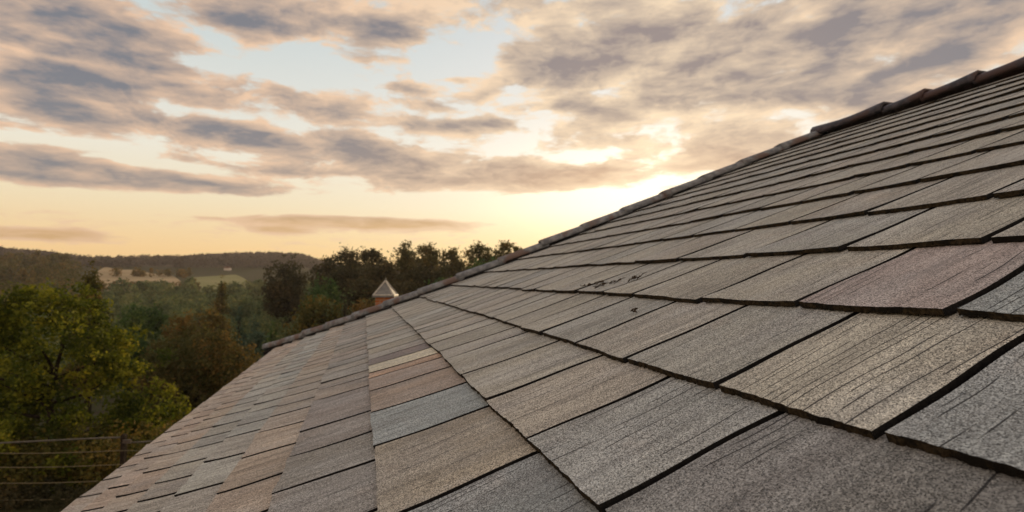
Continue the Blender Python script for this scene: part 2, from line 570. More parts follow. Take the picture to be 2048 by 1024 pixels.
PAL = [lin(124, 118, 109), lin(130, 123, 113), lin(119, 116, 112), lin(127, 116, 107), lin(134, 127, 116), lin(121, 114, 109), lin(117, 117, 116)]
PAL_LEFT = [lin(126, 122, 116), lin(132, 112, 98), lin(116, 118, 120), lin(138, 128, 114), lin(122, 108, 98), lin(128, 124, 118)]
GAIN = 1.74
SPECIAL = {(-0.33, 6.31): lin(172, 163, 146), (-0.33, 6.0): lin(150, 118, 96), (-0.33, 5.31): lin(122, 106, 98), (-0.33, 4.43): lin(116, 100, 90),  # the palest tab paints a patch of grazing light into its colour
           (-0.33, 3.52): lin(112, 118, 122), (-0.33, 2.46): lin(116, 106, 94), (-0.33, 1.5): lin(98, 102, 106), (-0.33, 6.85): lin(92, 82, 84),
           (-0.95, 4.95): lin(104, 92, 92), (-0.95, 4.25): lin(106, 98, 96), (-0.95, 3.55): lin(104, 101, 96), (-0.95, 2.75): lin(104, 104, 106),
           (2.04, 1.67): lin(124, 108, 108), (0.41, 0.75): lin(50, 51, 57), (0.41, 1.68): lin(112, 114, 116), (1.20, 0.55): lin(106, 112, 118),
           (2.04, 0.8): lin(102, 110, 116), (-1.44, 4.2): lin(126, 112, 101), (-1.44, 4.98): lin(128, 113, 101)}
LEFT_TONE = {-0.95: lin(106, 101, 98), -1.44: lin(131, 118, 107), -1.89: lin(124, 125, 123), -2.32: lin(127, 124, 119), -2.72: lin(136, 120, 108), -3.06: lin(140, 122, 110), -3.42: lin(142, 124, 112)}
T = 0.0125                       # shingle thickness


def build_roof():
    V, F, MI, TINT, UV = [], [], [], [], []
    rs = np.random.default_rng(21)

    def wob(seed, u):
        return (math.sin(u * 1.9 + seed * 2.1) * .5 + math.sin(u * 4.3 + seed * 5.7) * .3 + math.sin(u * 9.1 + seed) * .2)

    for ci, v0 in enumerate(COURSES):
        v1 = COURSES[ci + 1] if ci + 1 < len(COURSES) else V_RIDGE
        ex = v1 - v0
        umax = max(hip_u(v0), hip_u(v1)) + 0.05
        js = list(JOINTS.get(v0, []))
        left = v0 < -0.4
        if not js:
            js = [0.7 + rs.uniform(0, .8)]
        wmean = 0.86 if not left else 0.72
        lo = [js[0]]
        while lo[-1] > (-6.0 if v0 < 8 else -6):
            lo.append(lo[-1] - wmean * rs.uniform(.82, 1.18))
        hi = [js[-1]]
        while hi[-1] < umax:
            hi.append(hi[-1] + wmean * (.72 if v0 < 1.5 else .9) * rs.uniform(.78, 1.22))
        allj = lo[:0:-1] + js + hi[1:]
        prev_col = None
        for k in range(len(allj) - 1):
            ua, ub = allj[k], allj[k + 1]
            um, vm = (ua + ub) / 2, (v0 + v1) / 2
            dist = math.hypot(um, math.hypot(vm, 1.0))
            if dist < 3.4: nu, nv, fr = 56, 12, 6
            elif dist < 6: nu, nv, fr = 28, 6, 5
            elif dist < 10: nu, nv, fr = 12, 4, 4
            else: nu, nv, fr = 5, 2, 3
            gap = 0.0185 if dist < 4 else 0.024
            dv = rs.normal(0, .010 if v0 > 1 else .005)
            tilt = rs.normal(0, .010 if v0 > 1 else .005)
            lift = abs(rs.normal(0, .0012))
            curl = [abs(rs.normal(0, .0022)), abs(rs.normal(0, .0022))]
            col = None
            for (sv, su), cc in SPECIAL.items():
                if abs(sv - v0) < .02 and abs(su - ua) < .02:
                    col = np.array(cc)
            if col is None:
                pal = PAL_LEFT if left else PAL
                col = np.array(pal[rs.integers(len(pal))]) * rs.uniform(.90, 1.10)
                w_ = .62 if v0 < .3 else .36
                col = col * w_ + np.array(lin(122, 118, 112)) * (1 - w_)
            else:
                rs.random()
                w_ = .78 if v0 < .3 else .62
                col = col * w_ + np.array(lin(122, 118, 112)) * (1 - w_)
            if v0 in LEFT_TONE:
                col = col * .42 + np.array(LEFT_TONE[v0]) * .58 * rs.uniform(.93, 1.07)
            col = np.clip(col * GAIN * np.array([.965, 1.03, .985]), 0, .85)
            uvo = rs.uniform(0, 50, 2)
            over = 0.14 if ci + 1 < len(COURSES) else 0.0
            vt = v1 + over
            i0 = len(V)
            jag = rs.normal(0, .0018 if dist < 6 else .0008, nu + 1)
            jag = np.convolve(np.pad(jag, 2, mode='edge'), [.1, .25, .4, .25, .1], 'valid') * 1.5 + jag * .45
            side_seed_a, side_seed_b = ua * 3.7 + ci, ub * 3.7 + ci
            sk_a, sk_b = skew(ua, v0), skew(ub, v0)
            rows = nv + 1
            for j in range(rows):
                fv = j / nv
                for i in range(nu + 1):
                    fu = i / nu
                    vb = v0 + dv + tilt * (fu - .5) + .022 * (1 if v0 > 1.5 else .45) * wob(ci * 1.7, um + (ub - ua) * (fu - .5))
                    v = vb + (vt - vb) * fv
                    if j == 0:
                        v += jag[i]
                    s = (v - v0)
                    wa = .014 * (math.sin(s * 6.1 + side_seed_a) * math.sin(s * 2.3 + side_seed_a * 2)) * (1 if dist < 6 else .3)
                    wb = .014 * (math.sin(s * 6.1 + side_seed_b) * math.sin(s * 2.3 + side_seed_b * 2)) * (1 if dist < 6 else .3)
                    la = ua + gap - sk_a * s + wa
                    lb = ub - gap - sk_b * s + wb
                    u = la + (lb - la) * fu
                    g = max(0.0, 1 - s / ex * .93)
                    h = T * (1.05 + g) + lift * g + (curl[0] * (1 - fu) ** 3 + curl[1] * fu ** 3) * max(0, 1 - fv * 2.2) ** 2
                    h += .0011 * math.sin(u * 7 + ci * 3) * math.sin(v * 5 + ua) * g
                    hu = hip_u(v)
                    if u > hu: u = hu
                    V.append(loc(P(u, v, h)))
                    UV.append(((u + sk_a * s) * DD + uvo[0], v * DD + uvo[1]))
            for j in range(nv):
                for i in range(nu):
                    a = i0 + j * (nu + 1) + i
                    F.append((a, a + 1, a + nu + 2, a + nu + 1)); MI.append(0); TINT.append(col)
            # underside rim: front, left and right edges
            ring = [i0 + i for i in range(nu + 1)]
            ls = [i0 + j * (nu + 1) for j in range(rows)]
            rsd = [i0 + j * (nu + 1) + nu for j in range(rows)]
            for seq, flip, ragged in ((ring, False, True), (ls, True, False), (rsd, False, False)):
                b0 = len(V)
                for q in seq:
                    z = rs.uniform(.75, 1.08) if ragged and dist < 6 else 1.0
                    off = rs.uniform(-.003, .004) * DD if ragged and dist < 6 else 0
                    V.append(V[q] - NN * T * z + UP * off); UV.append(UV[q])
                for q in range(len(seq) - 1):
                    a, b_ = seq[q], seq[q + 1]
                    f = (a, b0 + q, b0 + q + 1, b_)
                    F.append(f if not flip else f[::-1]); MI.append(1 if ragged else 2); TINT.append(col * .4)
    me = bpy.data.meshes.new('roof')
    me.from_pydata([tuple(map(float, p)) for p in V], [], F)
    for m in (M_SHINGLE, M_EDGE, M_FELT):
        me.materials.append(m)
    me.polygons.foreach_set('material_index', np.array(MI, dtype=np.int32))
    at_ = me.attributes.new('tint', 'FLOAT_COLOR', 'FACE')
    at_.data.foreach_set('color', np.c_[np.array(TINT), np.ones(len(TINT))].astype(np.float32).ravel())
    uvl = me.uv_layers.new(name='grain')
    li = np.empty(len(me.loops), dtype=np.int32); me.loops.foreach_get('vertex_index', li)
    uvl.data.foreach_set('uv', np.array(UV, dtype=np.float32)[li].ravel())
    me.update()
    o = bpy.data.objects.new('roof', me)
    COL.objects.link(o)
    o.parent = house
    return o


roof = build_roof()


# deck below the shingles, the hip end and the far slope
RIDGE_H = P(0, V_RIDGE)
RUN = (V_RIDGE - V_EAVE) * DD * math.cos(RP)


def mirror(u, v):
    """the far slope: the point behind the ridge as high as (u, v) on the near one"""
    p = P(u, v)
    back = 2 * ((V_RIDGE - v) * DD * math.cos(RP))
    return p + HX * back


vs = [V_EAVE] + [a for a in HIP_V if a > V_EAVE]
deck = Mesh()
for a, b in zip(vs[:-1], vs[1:]):
    deck.poly([loc(P(U_BACK, a, -.004)), loc(P(hip_u(a), a, -.004)), loc(P(hip_u(b), b, -.004)), loc(P(U_BACK, b, -.004))])
deck.build('roofing_felt', M_FELT, roof)
back = Mesh()
nh = len(vs)
hipline = [P(hip_u(a), a, 0.004) for a in vs]
e0, e1 = P(hip_u(V_EAVE), V_EAVE), mirror(hip_u(V_EAVE), V_EAVE)
low_edge = [e0 + (e1 - e0) * (0.5 * (a - vs[0]) / (vs[-1] - vs[0])) for a in vs]
for k in range(nh - 1):
    back.poly([loc(hipline[k]), loc(low_edge[k]), loc(low_edge[k + 1]), loc(hipline[k + 1])])
apex, mid = hipline[-1], low_edge[-1]
back.poly([loc(apex), loc(mid), loc(e1)])
back.poly([loc(apex), loc(e1), loc(mirror(U_BACK, V_EAVE)), loc(P(U_BACK, V_RIDGE, .004))])
back.build('far_roof_slope', M_BACKROOF, house)
gab = Mesh()
gab.poly([loc(P(U_BACK, V_EAVE + .9, -.05)), loc(P(U_BACK, V_RIDGE, -.05)), loc(mirror(U_BACK, V_EAVE + .9))])
gab.build('gable', M_WALL, house)

# walls, eaves board, gutter and windows below the roof
c00 = P(hip_u(V_EAVE) - 1.0, V_EAVE + 1.1); c10 = P(U_BACK, V_EAVE + 1.1)
c01 = mirror(hip_u(V_EAVE) - 1.0, V_EAVE + 1.1); c11 = mirror(U_BACK, V_EAVE + 1.1)
zt = c00[2] - 0.06
wl = Mesh()
pl = [c00, c01, c11, c10]
for k in range(4):
    a, b = pl[k], pl[(k + 1) % 4]
    wl.poly([loc((a[0], a[1], 0)), loc((b[0], b[1], 0)), loc((b[0], b[1], zt)), loc((a[0], a[1], zt))])
wl.build('wall', M_WALL, house)
fas = Mesh()
a, b = P(U_BACK, V_EAVE + .02, 0), P(hip_u(V_EAVE), V_EAVE + .02, 0)
for q, r in ((a, b), (b, mirror(hip_u(V_EAVE), V_EAVE))):
    mdl = (q + r) / 2
    d = r - q
    fas.box(loc(mdl - np.array([0, 0, .10]) + (HX * .02 if abs(d @ D1) > abs(d @ HX) else -D1 * .02)), (np.linalg.norm(d), .025, .16), rot=math.atan2(d[1], d[0]))
fas.build('fascia', M_TRIM, house)
for wu in (2.0, 8.0, 14.0):
    base = P(wu, V_EAVE + 1.1); ang = math.atan2(D1[1], D1[0])
    for zc in (4.2, 1.5):
        fr = Mesh(); fr.box(loc((base[0], base[1], zc) - HX * .01), (1.1, .06, 1.3), rot=ang)
        wf = fr.build('window', M_TRIM, house)
        gl = Mesh(); gl.box(loc((base[0], base[1], zc) - HX * .03), (.96, .04, 1.16), rot=ang)
        gl.build('pane', M_GLASS, wf)


# hip caps: lapped rounded pieces, each lower end riding over the next one down
def cap_piece(p0, p1, w0, w1, r0, r1, side, up, name, mat, hump=0.0, seg=7, along=6, lip=0.012):
    """rounded cover from p0 (lower end) to p1; w half width, r rise; a solid of thickness lip"""
    V, F = [], []
    ax = (p1 - p0)
    for layer in (0, 1):
        for k in range(along + 1):
            f = k / along
            c = p0 + ax * f
            wd, rs_ = w0 + (w1 - w0) * f, r0 + (r1 - r0) * f
            rs_ = rs_ + hump * math.sin(f * math.pi * 1.6 + 2.2)
            for j in range(seg + 1):
                th = math.pi * j / seg
                x = -math.cos(th)
                y = math.sin(th) ** .8
                k2 = 1.0 if layer == 0 else 1 - lip / max(wd, .02)
                V.append(loc(c + side * (x * wd * k2) + up * (min(1.0, y * 1.25) * rs_ - (lip if layer else 0)) ))
    nrow = seg + 1
    off = (along + 1) * nrow
    for k in range(along):
        for j in range(seg):
            a = k * nrow + j
            F.append((a, a + 1, a + nrow + 1, a + nrow))
            b = off + a
            F.append((b, b + nrow, b + nrow + 1, b + 1))
    for k, sgn in ((0, 1), (along, -1)):
        for j in range(seg):
            a = k * nrow + j
            f = (a, off + a, off + a + 1, a + 1)
            F.append(f if sgn > 0 else f[::-1])
    for k in range(along):
        a = k * nrow; b = a + nrow
        F.append((a, b, off + b, off + a))
        a2, b2 = a + seg, b + seg
        F.append((a2, off + a2, off + b2, b2))
    return mesh_obj(name, V, F, mat, roof, smooth=True)


hp = [P(hip_u(v), v, 0.022) for v in np.linspace(-3.73, V_RIDGE + .05, 60)]
cum = np.concatenate([[0], np.cumsum([np.linalg.norm(b - a) for a, b in zip(hp[:-1], hp[1:])])])
hp = np.array(hp)


def along_hip(s):
    return np.array([np.interp(s, cum, hp[:, i]) for i in range(3)])


NCAP = 16
edges = np.linspace(0, cum[-1], NCAP + 1)
crng = np.random.default_rng(3)
for k in range(NCAP):
    a, b = edges[k] - (.045 if k else -.02), edges[k + 1] + .03
    p0, p1 = along_hip(a), along_hip(b)
    if k == 0: p0 = along_hip(0) - (along_hip(.2) - along_hip(0)) * .05
    ax = (p1 - p0) / np.linalg.norm(p1 - p0)
    upv = NN * .8 + np.array([0, 0, .25]) + D1 * .12
    upv = upv - ax * (upv @ ax); upv /= np.linalg.norm(upv)
    sd = np.cross(ax, upv)
    jit = crng.normal(0, .0025)
    cap_piece(p0 + upv * (.020 + jit), p1 + upv * (.006 + jit * .4), .090, .082, .056, .051, sd, upv, 'hip_cap', M_CAP)

bed = Mesh()  # black filler closing the gap under the caps, its colour standing in for their shade
for a, b in zip(hp[:-1], hp[1:]):
    ax = (b - a) / np.linalg.norm(b - a)
    sd = np.cross(ax, NN); sd /= np.linalg.norm(sd)
    q = [[p + sd * w_ + NN * h_ for w_, h_ in ((-.074, -.02), (-.074, .006), (.0, .034), (.10, -.004), (.10, -.06))] for p in (a, b)]
    for j in range(4):
        bed.poly([loc(q[0][j]), loc(q[0][j + 1]), loc(q[1][j + 1]), loc(q[1][j])])
bed.build('hip_shade_bedding', M_FELT, roof)

# ridge caps, larger, running on from the top of the hip
RC = [(12.45, 10.35), (10.25, 9.35), (9.3, 8.25), (8.2, 7.1), (7.0, 5.9), (5.8, 4.7), (4.6, 3.5)]
for k, (ua, ub) in enumerate(RC):
    p0, p1 = P(ua, V_RIDGE, .03), P(ub - .1, V_RIDGE, .03)
    ax = (p1 - p0) / np.linalg.norm(p1 - p0)
    upv = np.array([0, 0, 1.0]); sd = np.cross(ax, upv); sd /= np.linalg.norm(sd)
    upv = np.cross(sd, ax)
    cap_piece(p0, p1 + upv * .02, .096, .108, .050 if k else .074, .064, sd, upv, 'ridge_cap', M_RCAP, hump=.012 if k == 0 else .004, along=10, lip=.018)

# dry twigs and moss crumbs lying on the shingles
ROOF_TOP = T * 1.9


def twig(px, py, n, spread, label, seed, size=1.0):
    rs = np.random.default_rng(seed)
    u, v = on_roof(px, py)
    base = P(u, v, ROOF_TOP)
    m = Mesh()
    stem = [base + D1 * spread[0] * 1.5 * f + UP * spread[1] * .7 * math.sin(f * 4 + seed) + NN * .003 for f in np.linspace(-1, 1, 9)]
    m.tube(stem, .0011, 5)
    for i in range(n):
        c = stem[rs.integers(9)]
        a = rs.uniform(0, math.pi * 2)
        d = D1 * math.cos(a) + UP * math.sin(a)
        l = abs(rs.normal(0, .6)) * .030 * size + .007 * size
        m.tube([c, c + d * l * .5 + NN * rs.uniform(.002, .008), c + d * l + NN * rs.uniform(0, .006)], [.0012, .0016, .0006], 5)
        e = c + d * l
        if rs.random() < .6:
            m.tube([e - d * .004, e + NN * .003, e + d * rs.uniform(.006, .014)], [.0012, .0032, .001], 5)
    o = m.build('dry_twig', M_TWIG)
    tag(o, label, 'twig debris', 'dry twigs lying on the roof')
    return o


twig(1190, 572, 17, (.055, .028), 'dark tangled twigs in the largest clump on the shingles', 1)
twig(1233, 566, 6, (.016, .03), 'two dark crumbs of moss between the twig clumps on the shingles', 2)
twig(1272, 559, 7, (.02, .018), 'small dark twig scrap right of the larger clump on the shingles', 3)
twig(1270, 627, 3, (.003, .004), 'lone tiny sprig on the shingle below the twig clump', 4, .3)

# ------------------------------------------------------------------ land
SKY_PX = [-2500, -900, 0, 60, 100, 150, 200, 250, 300, 370, 430, 520, 600, 640, 700, 900, 1500, 3500]
SKY_PY = [520, 505, 497, 502, 508, 517, 526, 521, 518, 516, 513, 510, 512, 522, 534, 536, 530, 520]
SKY_AZ = [math.atan2(x - 1024, FPX) for x in SKY_PX]


def terrain(x, y):
    """ground height; a yard, a wooded valley beyond it, open fields and a wooded range behind"""
    r = math.hypot(x, y)
    a = math.atan2(x, y)
    if abs(a) > 1.75: crest_y = 520
    else: crest_y = float(np.interp(a, SKY_AZ, SKY_PY))
    crest = CZ + (560 - crest_y - 9) / FPX * 1000 * max(math.cos(min(abs(a), 1.0)), .5)
    left = float(np.interp(r, [0, 24, 60, 110, 180, 300, 430, 620, 820, 1000, 1500, 4000],
                           [0, 0, -5.5, -10.5, -12.5, -9.5, 1.0, 19, .62 * crest + 9, crest, crest * .55, crest * .3]))
    right = float(np.interp(r, [0, 24, 60, 100, 130, 200, 430, 1000, 1500, 4000],
                            [0, 0, -2.6, -1.0, 1.6, 2.0, 3.0, crest * .75, crest * .5, crest * .3]))
    k = min(1, max(0, (math.degrees(a) + 23) / 8)); k = k * k * (3 - 2 * k)
    back_k = min(1, max(0, (abs(math.degrees(a)) - 75) / 25))
    z = left * (1 - k) + right * k
    z = z * (1 - back_k) + back_k * float(np.interp(r, [0, 40, 1000, 4000], [0, -1, crest * .6, crest * .3]))
    if r > 45:
        amp = min(1, (r - 45) / 80)
        z += amp * (math.sin(x * .021 + 1) * math.cos(y * .017) * .8 + math.sin(x * .006 + y * .004) * min(r, 900) / 900 * 2.5)
    return z


def terrain_sheet(name, az0, az1, rs_, naz, mat, lift=0.0, edge=None):
    V, F = [], []
    azs = np.linspace(R(az0), R(az1), naz)
    for fr, r in zip(np.linspace(0, 1, len(rs_)), rs_):
        for fa, a in zip(np.linspace(0, 1, naz), azs):
            if edge:
                lo_, hi_ = edge(fa); r = lo_ + (hi_ - lo_) * fr
                a_ = a
            x, y = r * math.sin(a), r * math.cos(a)
            V.append((x, y, terrain(x, y) + lift))
    for i in range(len(rs_) - 1):
        for j in range(naz - 1):
            a = i * naz + j
            F.append((a, a + naz, a + naz + 1, a + 1))
    return mesh_obj(name, V, F, mat, smooth=True)


M_GROUND = noisy_mat('rough_grass_ground', (.030, .034, .012), (.055, .050, .020), .9, 0.95, 0.1, 0.5, c3=(.045, .036, .018), dist=.08)
M_HILL = noisy_mat('wooded_range', (.060, .050, .034), (.085, .066, .044), .035, 0.95, 0.05, 0.8, c3=(.052, .050, .032), dist=4.0, bscale=.15)
M_TAN = noisy_mat('tan_stubble', (.36, .28, .16), (.29, .22, .125), .02, 0.95, 0.05, 0.3, c3=(.22, .18, .10), dist=.3)
M_MEADOW = noisy_mat('pale_meadow', (.17, .17, .07), (.21, .20, .09), .03, 0.95, 0.05, 0.3, dist=.3)
M_GRAVEL = noisy_mat('grey_gravel', (.12, .115, .105), (.20, .19, .17), 9, 0.95, 0.1, 0.6, bscale=60)

RAD = [0.5, 6, 12, 18, 24, 30, 38, 48, 60, 75, 90, 110, 130, 155, 180, 220, 260, 310, 370, 430, 500, 560, 620]
g = terrain_sheet('ground', -180, 180, RAD, 241, M_GROUND); tag(g, 'dark rough grass ground around the house and down into the wooded valley', kind='structure')
g = terrain_sheet('hills', -180, 180, [620, 680, 740, 820, 870, 920, 960, 1000, 1040, 1100, 1200, 1300], 481, M_HILL, -.02); tag(g, 'low dusky wooded range along the skyline', kind='structure')


def px_az(px): return math.degrees(math.atan2(px - 1024, FPX))


g = terrain_sheet('field', px_az(182), px_az(372), np.linspace(425, 640, 14), 40, M_TAN, .25,
                  lambda f: (400 + 10 * math.sin(f * 9), 425 + (205 - 120 * f) * min(1, f * 7, (1 - f) * 5) ** .5 + 8 * math.sin(f * 17))); tag(g, 'tan stubble field on the far valley side below the range', kind='structure')
g = terrain_sheet('field', px_az(360), px_az(505), np.linspace(400, 560, 10), 30, M_MEADOW, .29,
                  lambda f: (392 + 8 * math.sin(f * 8), 400 + (95 + 50 * f) * min(1, f * 5, (1 - f) * 4) ** .5)); tag(g, 'pale green meadow strip on the far valley side right of the tan field', kind='structure')
g = terrain_sheet('field', px_az(655), px_az(760), np.linspace(70, 98, 8), 14, M_MEADOW, .06); tag(g, 'small olive grass slope glimpsed beyond the chimney cap', kind='structure')
pm = Mesh()
for k in range(12):
    x0, x1 = -34 + k * 2.6, -34 + (k + 1) * 2.6
    pm.poly([(x0, 13.0, .02), (x1, 13.0, .02), (x1, 15.95, .02), (x0, 15.95, .02)])
o = pm.build('path', M_GRAVEL); tag(o, 'grey gravel path running along the wire fence', kind='structure')


# ------------------------------------------------------------------ trees
def leaf_quads(centres, spread, per, size, rs, flat=0.75, tint=None):
    """centres (n,3), spread (n,), per leaves each -> quads (n*per,4,3) and their tints"""
    n = len(centres)
    c = np.repeat(centres, per, axis=0)
    s = np.repeat(spread, per)
    off = rs.normal(0, 1, (n * per, 3)); off[:, 2] *= flat
    c = c + off * s[:, None] * .55
    a = rs.normal(0, 1, (n * per, 3)); a /= np.linalg.norm(a, axis=1)[:, None]
    b = np.cross(a, rs.normal(0, 1, (n * per, 3))); b /= np.linalg.norm(b, axis=1)[:, None]
    sz = size * rs.uniform(.55, 1.25, (n * per, 1))
    a, b = a * sz * .62, b * sz * .38
    q = np.stack([c - a, c - b, c + a, c + b], axis=1)
    tn = np.clip(np.repeat(tint if tint is not None else rs.uniform(.2, .8, n), per) + rs.normal(0, .10, n * per), 0, 1)
    return q, tn


def lobes_points(lobes, n, rs, hollow=.55):
    """points near the outside of a set of ellipsoids (cx,cy,cz,rx,ry,rz), more on the large ones"""
    wts = np.array([l[3] * l[4] + l[3] * l[5] for l in lobes]); wts /= wts.sum()
    pick = rs.choice(len(lobes), n, p=wts)
    L = np.array(lobes)[pick]
    d = rs.normal(0, 1, (n, 3)); d /= np.linalg.norm(d, axis=1)[:, None]
    rr = rs.uniform(hollow ** 2, 1.0, n) ** .5
    rr *= rs.uniform(.86, 1.10, n)
    return L[:, :3] + d * rr[:, None] * L[:, 3:6], rr, pick


def trunk_mesh(H, r, limbs, rs, z0=-.5):
    m = Mesh()
    pts = [(0, 0, z0)]
    for k in range(1, 6):
        f = k / 5
        pts.append((rs.normal(0, .02 * H * f), rs.normal(0, .02 * H * f), z0 + (H * .82 - z0) * f))
    m.tube(pts, [r * (1.15 - .95 * k / 5) for k in range(6)], 8)
    for e in limbs:
        e = np.array(e, float)
        f = min(.85, max(.18, e[2] / H * .72))
        s = np.array([np.interp(f * H, [p[2] for p in pts], [p[i] for p in pts]) for i in range(2)] + [f * H])
        midp = (s + e) / 2 + np.array([0, 0, -.03 * H]) + rs.normal(0, .02 * H, 3)
        m.tube([s, midp, e], [r * .42, r * .26, r * .07], 5)
    return m


def make_tree(name, H, lobes, mat, nclump, per, clump, leaf, seed, hollow=.5, flat=.8, trunk_r=None, grad=.35):
    rs = np.random.default_rng(seed)
    root = empty(name)
    pts, rr, pick = lobes_points(lobes, nclump, rs, hollow)
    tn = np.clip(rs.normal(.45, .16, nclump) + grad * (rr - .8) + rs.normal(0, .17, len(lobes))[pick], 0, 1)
    q, tint = leaf_quads(pts, np.full(nclump, clump) * rs.uniform(.6, 1.4, nclump), per, leaf, rs, flat, tn)
    ends = [pts[i] for i in rs.choice(nclump, min(26, nclump), replace=False)]
    trunk_mesh(H, trunk_r or H * .022, ends, rs).build('trunk', M_BARK, root, smooth=True)
    quads_obj('crown', q, mat, root, tint)
    return root


def copy_tree(src, pos, sc, rot):
    o = src.copy(); COL.objects.link(o)
    for ch in src.children:
        c = ch.copy(); COL.objects.link(c); c.parent = o
    o.location = pos; o.scale = sc if isinstance(sc, tuple) else (sc,) * 3; o.rotation_euler = (0, 0, rot)
    return o


def ground_at(px, dist):
    d = ray(px, 512)
    x = d[0] * dist / d[1]
    return np.array([x, dist, terrain(x, dist)])


def top_height(px, py, dist):
    """tree height that brings its top to a picture height"""
    return at(px, py, dist)[2] - ground_at(px, dist)[2]


# the large yellow green tree by the fence
rs0 = np.random.default_rng(11)
D0 = 19.8
g0 = ground_at(118, D0)
m_px = D0 / FPX
def rel(px, py, dy=0.0, dist=D0, g_=None):
    p = at(px, py, dist) - (g0 if g_ is None else g_)
    return p[0], p[1] + dy, p[2]
LB = []
OUT_Y = [560, 590, 620, 650, 700, 745, 800, 850, 900, 980]
OUT_R = [116, 144, 166, 180, 212, 232, 254, 276, 262, 226]
OUT_L = [100, 52, 8, -30, -60, -90, -120, -140, -140, -120]
rl = np.random.default_rng(31)
for k in range(150):
    py = 572 + 400 * rl.random() ** .85
    lo_, hi_ = np.interp(py, OUT_Y, OUT_L), np.interp(py, OUT_Y, OUT_R)
    f = rl.random() if k % 3 else rl.choice([.03, .97]) + rl.normal(0, .03)
    px = lo_ + (hi_ - lo_) * f
    r_ = rl.uniform(20, 44) * (.62 if k % 3 == 0 else 1) * np.interp(py, [560, 640], [.55, 1])
    x, y, z = rel(px, py, rl.normal(.3, .9) * np.interp(py, [560, 800], [.3, 1.5]))
    LB.append((x, y, z, r_ * m_px, r_ * m_px, r_ * m_px * rl.uniform(.8, 1.35)))
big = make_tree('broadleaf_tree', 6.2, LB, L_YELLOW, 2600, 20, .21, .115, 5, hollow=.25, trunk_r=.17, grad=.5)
big.location = tuple(g0)
tag(big, 'large yellow green tree filling the lower left behind the wire fence', 'tree')

# round brown bush of a tree left of the roof corner
D0b = 30.0; gb = ground_at(400, D0b); mb = D0b / FPX
LB = []
for px, py, rx, rz in [(395, 720, 95, 62), (350, 740, 62, 70), (450, 730, 62, 66), (400, 790, 105, 90), (330, 820, 60, 80), (470, 800, 50, 70), (310, 760, 30, 50), (420, 870, 100, 80)]:
    x, y, z = rel(px, py, 0, D0b, gb)
    LB.append((x, y, z, rx * mb, rx * mb, rz * mb))
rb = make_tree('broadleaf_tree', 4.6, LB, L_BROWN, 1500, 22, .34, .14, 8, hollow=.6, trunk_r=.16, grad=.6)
rb.location = tuple(gb)
tag(rb, 'round brown crowned tree left of the lower roof corner', 'tree')


def shaped(kind, px, py_top, width_px, dist, mat, seed, label, group=None, dens=1.0, name='broadleaf_tree', leaf_px=5.0):
    """one tree of its own: kind round / upright / conifer / open, sized from its place in the valley"""
    gp = ground_at(px, dist)
    H = max(2.5, top_height(px, py_top, dist))
    W = width_px * dist / FPX / 2
    rs = np.random.default_rng(seed)
    lb = []
    if kind == 'round':
        lb.append((0, 0, H * .60, W * .8, W * .8, H * .36))
        for k in range(9):
            a = rs.uniform(0, 6.28); f = rs.uniform(.25, .62)
            zc = rs.uniform(.42, .84)
            lb.append((math.cos(a) * W * f, math.sin(a) * W * f, H * zc, W * rs.uniform(.28, .5), W * rs.uniform(.28, .5), H * rs.uniform(.12, .17)))
    elif kind == 'upright':
        for k in range(11):
            f = k / 10
            wd = W * (1.0 - .75 * f ** 1.3) * rs.uniform(.5, .7)
            a = rs.uniform(0, 6.28)
            lb.append((math.cos(a) * W * .3 * (1 - f), math.sin(a) * W * .3 * (1 - f), H * (.30 + .64 * f), wd, wd, H * .10))
    elif kind == 'conifer':
        for k in range(12):
            f = k / 11
            wd = W * (1.02 - .93 * f)
            lb.append((rs.normal(0, .05 * W), rs.normal(0, .05 * W), H * (.16 + .80 * f), wd, wd, H * .055))
    else:                                                     # open, see-through
        for k in range(13):
            a = rs.uniform(0, 6.28); f = rs.uniform(.1, .85)
            zc = rs.uniform(.52, .93)
            lim = (1 - ((zc - .68) / .40) ** 2) ** .5 if abs(zc - .68) < .40 else .1
            lb.append((math.cos(a) * W * f * lim, math.sin(a) * W * f * lim, H * zc, W * rs.uniform(.16, .34), W * rs.uniform(.16, .34), H * rs.uniform(.045, .085)))
        lb.append((0, 0, H * .35, W * .5, W * .5, H * .2))
    lf = leaf_px * dist / FPX
    area = (width_px / leaf_px) * (H / lf)
    n = int(max(110, min(900, area * .55 * dens)))
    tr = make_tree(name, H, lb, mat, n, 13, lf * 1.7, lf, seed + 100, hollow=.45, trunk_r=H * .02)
    tr.location = tuple(gp - np.array([0, 0, .2]))
    tr.rotation_euler = (0, 0, 0)
    tag(tr, label, 'tree', group)
    return tr


shaped('upright', 185, 530, 120, 48, L_OLIVE, 21, 'dark olive pointed tree rising behind the yellow green tree', dens=1.3)
shaped('round', 372, 606, 86, 52, L_RUST, 22, 'rust coloured tree behind the left half of the round brown tree')
shaped('round', 425, 598, 86, 50, L_RUST, 23, 'taller rust coloured tree behind the right half of the round brown tree')
shaped('round', 630, 578, 125, 66, L_OLIVE, 24, 'dense olive green tree left of the chimney cap, in front of the dark wood', dens=1.2)
shaped('round', 571, 500, 104, 150, L_DARK, 25, 'lone dark broad tree standing out against the far hill', dens=1.4, leaf_px=4)
shaped('conifer', 482, 612, 46, 85, L_BLUE, 26, 'pale blue green spruce in the valley, left one of the pair', 'spruces in the valley', name='spruce_tree', leaf_px=4)
shaped('conifer', 512, 622, 42, 80, L_BLUE, 27, 'pale blue green spruce in the valley, right one of the pair', 'spruces in the valley', name='spruce_tree', leaf_px=4)
shaped('round', 505, 655, 60, 62, L_BLUE, 28, 'small blue green tree below the spruces, beside the round brown tree', leaf_px=4)
shaped('round', 725, 588, 60, 62, L_RUST, 29, 'brown tinted bushy tree just left of the brick chimney', leaf_px=4)
